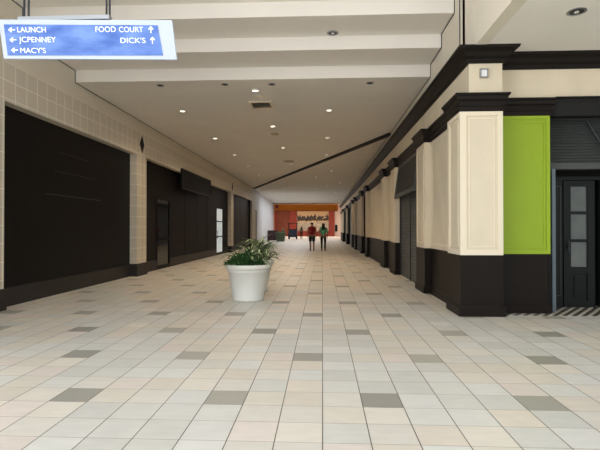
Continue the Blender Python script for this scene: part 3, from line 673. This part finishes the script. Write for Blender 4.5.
# ================================================================ people
def skinmesh(name, verts, edges, radii, m, parent, sub=2):
    me = bpy.data.meshes.new('s'); me.from_pydata(verts, edges, []); t = bpy.data.objects.new('s', me); COL.objects.link(t)
    md = t.modifiers.new('k', 'SKIN'); md.use_smooth_shade = True
    for i, r in enumerate(radii):
        sv = me.skin_vertices[0].data[i]; sv.radius = r if isinstance(r, tuple) else (r, r); sv.use_root = (i == 0)
    sb = t.modifiers.new('u', 'SUBSURF'); sb.levels = sub; sb.render_levels = sub
    dg = bpy.context.evaluated_depsgraph_get(); dg.update()
    res = bpy.data.meshes.new_from_object(t.evaluated_get(dg)); bpy.data.objects.remove(t); bpy.data.meshes.remove(me)
    res.name = name; res.materials.clear(); res.materials.append(m)
    for p in res.polygons: p.use_smooth = True
    o = bpy.data.objects.new(name, res); COL.objects.link(o); o.parent = parent; return o
def person(loc, rz, H, label, top, bottom, long_hair, shorts, stride, wide=1.0, group='people walking in the corridor'):
    o = empty('person', loc, rz, label, 'person', group); s = H / 1.75; k = wide
    def V(*p): return (p[0] * s, p[1] * s, p[2] * s)
    # facing +Y ; stride: signed step of the right foot
    hipz = .92; st = stride
    RF = (.10, .16 * st, .06); LF = (-.10, -.14 * st, .06 + .05 * abs(st)); RK = (.10, .10 * st + .03, .49); LK = (-.10, -.02 * st + .04, .49)
    J = [(0, 0, .97), (0, .0, 1.12), (0, -.01, 1.30), (0, -.01, 1.43), (0, .0, 1.50), (0, .015, 1.58), (0, .02, 1.68),
         (.10, 0, .90), RK, (RF[0], RF[1] - .02, RF[2] + .03), (RF[0], RF[1] + .14, .035),
         (-.10, 0, .90), LK, (LF[0], LF[1] - .02, LF[2] + .03), (LF[0], LF[1] + .14, .035),
         (.17, -.01, 1.41), (.235, -.03 * st, 1.16), (.25, .10 - .12 * st, .93), (.25, .13 - .12 * st, .84),
         (-.17, -.01, 1.41), (-.235, .03 * st, 1.16), (-.25, .10 + .12 * st, .93), (-.25, .13 + .12 * st, .84)]
    E_ = [(0, 1), (1, 2), (2, 3), (3, 4), (4, 5), (5, 6), (0, 7), (7, 8), (8, 9), (9, 10), (0, 11), (11, 12), (12, 13), (13, 14), (3, 15), (15, 16), (16, 17), (17, 18), (3, 19), (19, 20), (20, 21), (21, 22)]
    R_ = [(.12, .09), (.125, .095), (.15, .105), (.12, .09), .05, .075, .088, .088, .064, .046, .036, .088, .064, .046, .036, .055, .043, .03, .028, .055, .043, .03, .028]
    R_ = [(r[0] * s * k, r[1] * s * k) if isinstance(r, tuple) else r * s for r in R_]
    body = skinmesh('body', [V(*j) for j in J], E_, R_, M['skin'], o)
    # fingers on both hands: short chains rooted in the palm
    for sx, hx in ((1, 18), (-1, 22)):
        bm = bmesh.new(); hp = Vector(V(*J[hx]))
        for q, (dx, ln) in enumerate(((-.026, .07), (-.009, .08), (.009, .075), (.026, .06))):
            a = hp + Vector((-.005 * sx, dx * s, -.02)); b = a + Vector((-.01 * sx, .006, -ln * s * .6)); c = b + Vector((-.018 * sx, .008, -ln * s * .4)); tube(bm, a, b, .009 * s, 6); tube(bm, b, c, .008 * s, 6)
        a = hp + Vector((0, .03 * s, .02)); tube(bm, a, a + Vector((-.01 * sx, .035, -.04)), .010 * s, 6); link('fingers', bm, M['skin'], body, True)
    # face
    bm = bmesh.new()
    hc = Vector(V(0, .02, 1.665))
    for sx in (-1, 1): bm = bmesh.new(); bmesh.ops.create_uvsphere(bm, u_segments=8, v_segments=6, radius=.012 * s, matrix=Matrix.Translation(hc + Vector((sx * .032 * s, .086 * s, 0)))); link('eye', bm, M['hair'], body)
    bm = bmesh.new(); prism(bm, [(-.004, .02), (.004, .02), (.014, -.03), (-.014, -.03)], 'y', .08, .115)
    for v in bm.verts: v.co += hc
    link('nose', bm, M['skin'], body)
    for sx in (-1, 1): bm = bmesh.new(); bmesh.ops.create_uvsphere(bm, u_segments=8, v_segments=6, radius=.02 * s, matrix=Matrix.Translation(hc + Vector((sx * .09, .0, -.01))) @ Matrix.Diagonal((.5, 1, 1.5, 1))); link('ear', bm, M['skin'], body)
    bm = bmesh.new(); bx(bm, hc.x - .025, hc.x + .025, hc.y + .075 * s, hc.y + .09 * s, hc.z - .062 * s, hc.z - .054 * s); link('mouth', bm, M['leather'], body)
    # shirt
    g = .022
    TJ = [(0, 0, .93), (0, 0, 1.12), (0, -.01, 1.30), (0, -.01, 1.42), (0, 0, 1.47), (.17, -.01, 1.415), (.228, -.025 * st, 1.20), (-.17, -.01, 1.415), (-.228, .025 * st, 1.20)]
    if long_hair: TJ[6] = (.24, .03, 1.08); TJ[8] = (-.24, .03, 1.08)
    TR = [(.165, .125), (.145, .115), (.175, .125), (.145, .11), .062, .07, .062, .07, .062]
    TR = [(r[0] * s * k, r[1] * s * k) if isinstance(r, tuple) else r * s for r in TR]
    skinmesh('shirt', [V(*j) for j in TJ], [(0, 1), (1, 2), (2, 3), (3, 4), (3, 5), (5, 6), (3, 7), (7, 8)], TR, M[top], o)
    # trousers / shorts
    if shorts:
        def mid(a, b, t): return tuple(a[i] + (b[i] - a[i]) * t for i in range(3))
        BJ = [(0, 0, 1.0), (.10, 0, .86), mid((.10, 0, .9), RK, .85), (-.10, 0, .86), mid((-.10, 0, .9), LK, .85)]
        BR = [(.155, .118), .112, .104, .112, .104]; BE = [(0, 1), (1, 2), (0, 3), (3, 4)]
    else:
        BJ = [(0, 0, 1.0), (.10, 0, .86), RK, (RF[0], RF[1] - .02, .12), (-.10, 0, .86), LK, (LF[0], LF[1] - .02, .13)]
        BR = [(.155, .118), .102, .07, .052, .102, .07, .052]; BE = [(0, 1), (1, 2), (2, 3), (0, 4), (4, 5), (5, 6)]
    BR = [(r[0] * s * k, r[1] * s * k) if isinstance(r, tuple) else r * s for r in BR]
    skinmesh('shorts' if shorts else 'trousers', [V(*j) for j in BJ], BE, BR, M[bottom], o)
    for ft in (RF, LF):
        skinmesh('shoe', [V(ft[0], ft[1] - .05, .04), V(ft[0], ft[1] + .05, .045), V(ft[0], ft[1] + .17, .035)], [(0, 1), (1, 2)], [(.042 * s, .04 * s), (.045 * s, .045 * s), (.042 * s, .032 * s)], M['shoe'], o)
    hj = [V(0, -.0, 1.70), V(0, -.02, 1.64)] + ([V(0, -.07, 1.52), V(0, -.10, 1.36), V(0, -.10, 1.24)] if long_hair else [V(0, -.03, 1.60)])
    hr = [.094 * s, .098 * s] + ([.10 * s, (.105 * s, .05 * s), (.07 * s, .035 * s)] if long_hair else [.08 * s])
    skinmesh('hair', hj, [(i, i + 1) for i in range(len(hj) - 1)], hr, M['hair'], o)
    return o
person((-.64, 28.3, 0), .02, 1.78, 'person in a dark red shirt and dark shorts walking away, left of the pair', 'redshirt', 'blackcloth', False, True, .5, 1.15, 'pair walking away down the corridor')
person((.05, 28.0, 0), -.03, 1.74, 'person with long dark hair in a green shirt and black trousers walking away', 'teal', 'blackcloth', True, False, -.35, 1.1, 'pair walking away down the corridor')
person((-2.95, 64.5, 0), .4, 1.75, 'distant person in a grey top and dark trousers standing in the lobby entrance', 'greycloth', 'blackcloth', True, False, .2, 1.2, 'distant people near the lobby')
person((-4.5, 52.8, 0), 2.4, 1.55, 'distant person in a pale green top beside the dark tub planter', 'olive', 'blackcloth', False, False, .2, 1.1, 'distant people near the lobby')

# ================================================================ far furniture
def armchair(x, y, rz, label):
    o = empty('armchair', (x, y, 0), rz, label, 'armchair')
    for nm, b_ in (('seat', (-.45, .45, -.45, .4, .12, .46)), ('backrest', (-.6, .6, .3, .55, .1, 1.2)), ('armrest', (-.62, -.42, -.45, .5, .05, .7)), ('armrest', (.42, .62, -.45, .5, .05, .7))):
        box(nm, *b_, M['leather'], o, .05)
    for sx in (-.5, .5):
        for sy in (-.38, .42): box('leg', sx - .04, sx + .04, sy - .04, sy + .04, 0, .12, M['rubber'], o)
armchair(-5.4, 50.9, PI, 'dark maroon armchair seen from behind, beside the white wall')
o = empty('tub_planter', (-4.5, 49.5, 0), 0, 'round olive green tub beside the dark armchair', 'tub')
bm = bmesh.new(); lathe(bm, [(.36, 0), (.38, .03), (.5, .72), (.53, .74), (.53, .82), (.47, .82), (.45, .7), (.002, .7)], 32, cap=False); bm.faces.new([v for v in bm.verts if abs(v.co.z) < 1e-6][::-1]); link('tub', bm, M['olive'], o, True)
bm = bmesh.new(); uvl = bm.loops.layers.uv.new('UVMap'); rd = random.Random(2)
for k in range(70): blade(bm, uvl, (rd.uniform(-.25, .25), rd.uniform(-.25, .25), .68), rd.uniform(0, 6.28), .34, .03, 1.6, rd.uniform(.6, 1.4), 5)
link('foliage', bm, M['fern'], o); o.scale = (1.12, 1.12, 1.2)
# kiosk cart
o = empty('kiosk_cart', (-3.95, 61.5, 0), 0, 'blue-black wheeled kiosk cart with a thin canopy frame, far down the corridor', 'cart')
box('cart_body', -.56, .56, -.4, .4, .25, 1.25, M['navy'], o, .03)
box('counter', -.62, .62, -.46, .46, 1.25, 1.32, M['blackcloth'], o, .01)
box('canopy', -.6, .6, -.5, .5, 2.05, 2.13, M['blackcloth'], o, .02)
for sx in (-.52, .52):
    for sy in (-.42, .42): box('post', sx - .03, sx + .03, sy - .03, sy + .03, 1.2, 2.06, M['rubber'], o)
for sx in (-.5, .5):
    for sy in (-.25, .25):
        bm = bmesh.new(); tube(bm, (sx - .09, sy, .3), (sx + .09, sy, .3), .3 if sy < 0 else .299, 20); link('wheel', bm, M['rubber'], o, False)
# red lantern on the pier, dark box on the right
bm = bmesh.new(); lathe(bm, [(.05, 3.95), (.2, 4.05), (.26, 4.25), (.2, 4.45), (.05, 4.52)], 16); lt = link('wall_lantern', bm, mat('dark_red_glass', (150, 30, 26), .3)); lt.location = (-5.95, 60.2, 0)
bm = bmesh.new(); tube(bm, (0, 0, 4.5), (0, 0, 5.6), .02); link('hanging_cord', bm, M['rubber'], lt)
tag(lt, 'dark red round lantern hanging where the white wall meets the orange lobby', 'lantern')
bm = bmesh.new(); bx(bm, 2.3, 2.75, Yb - .12, Yb, .9, 2.1); tag(link('wall_cabinet', bm, M['blackcloth']), 'small black cabinet on the white strip of wall at the far right of the lobby', 'cabinet')
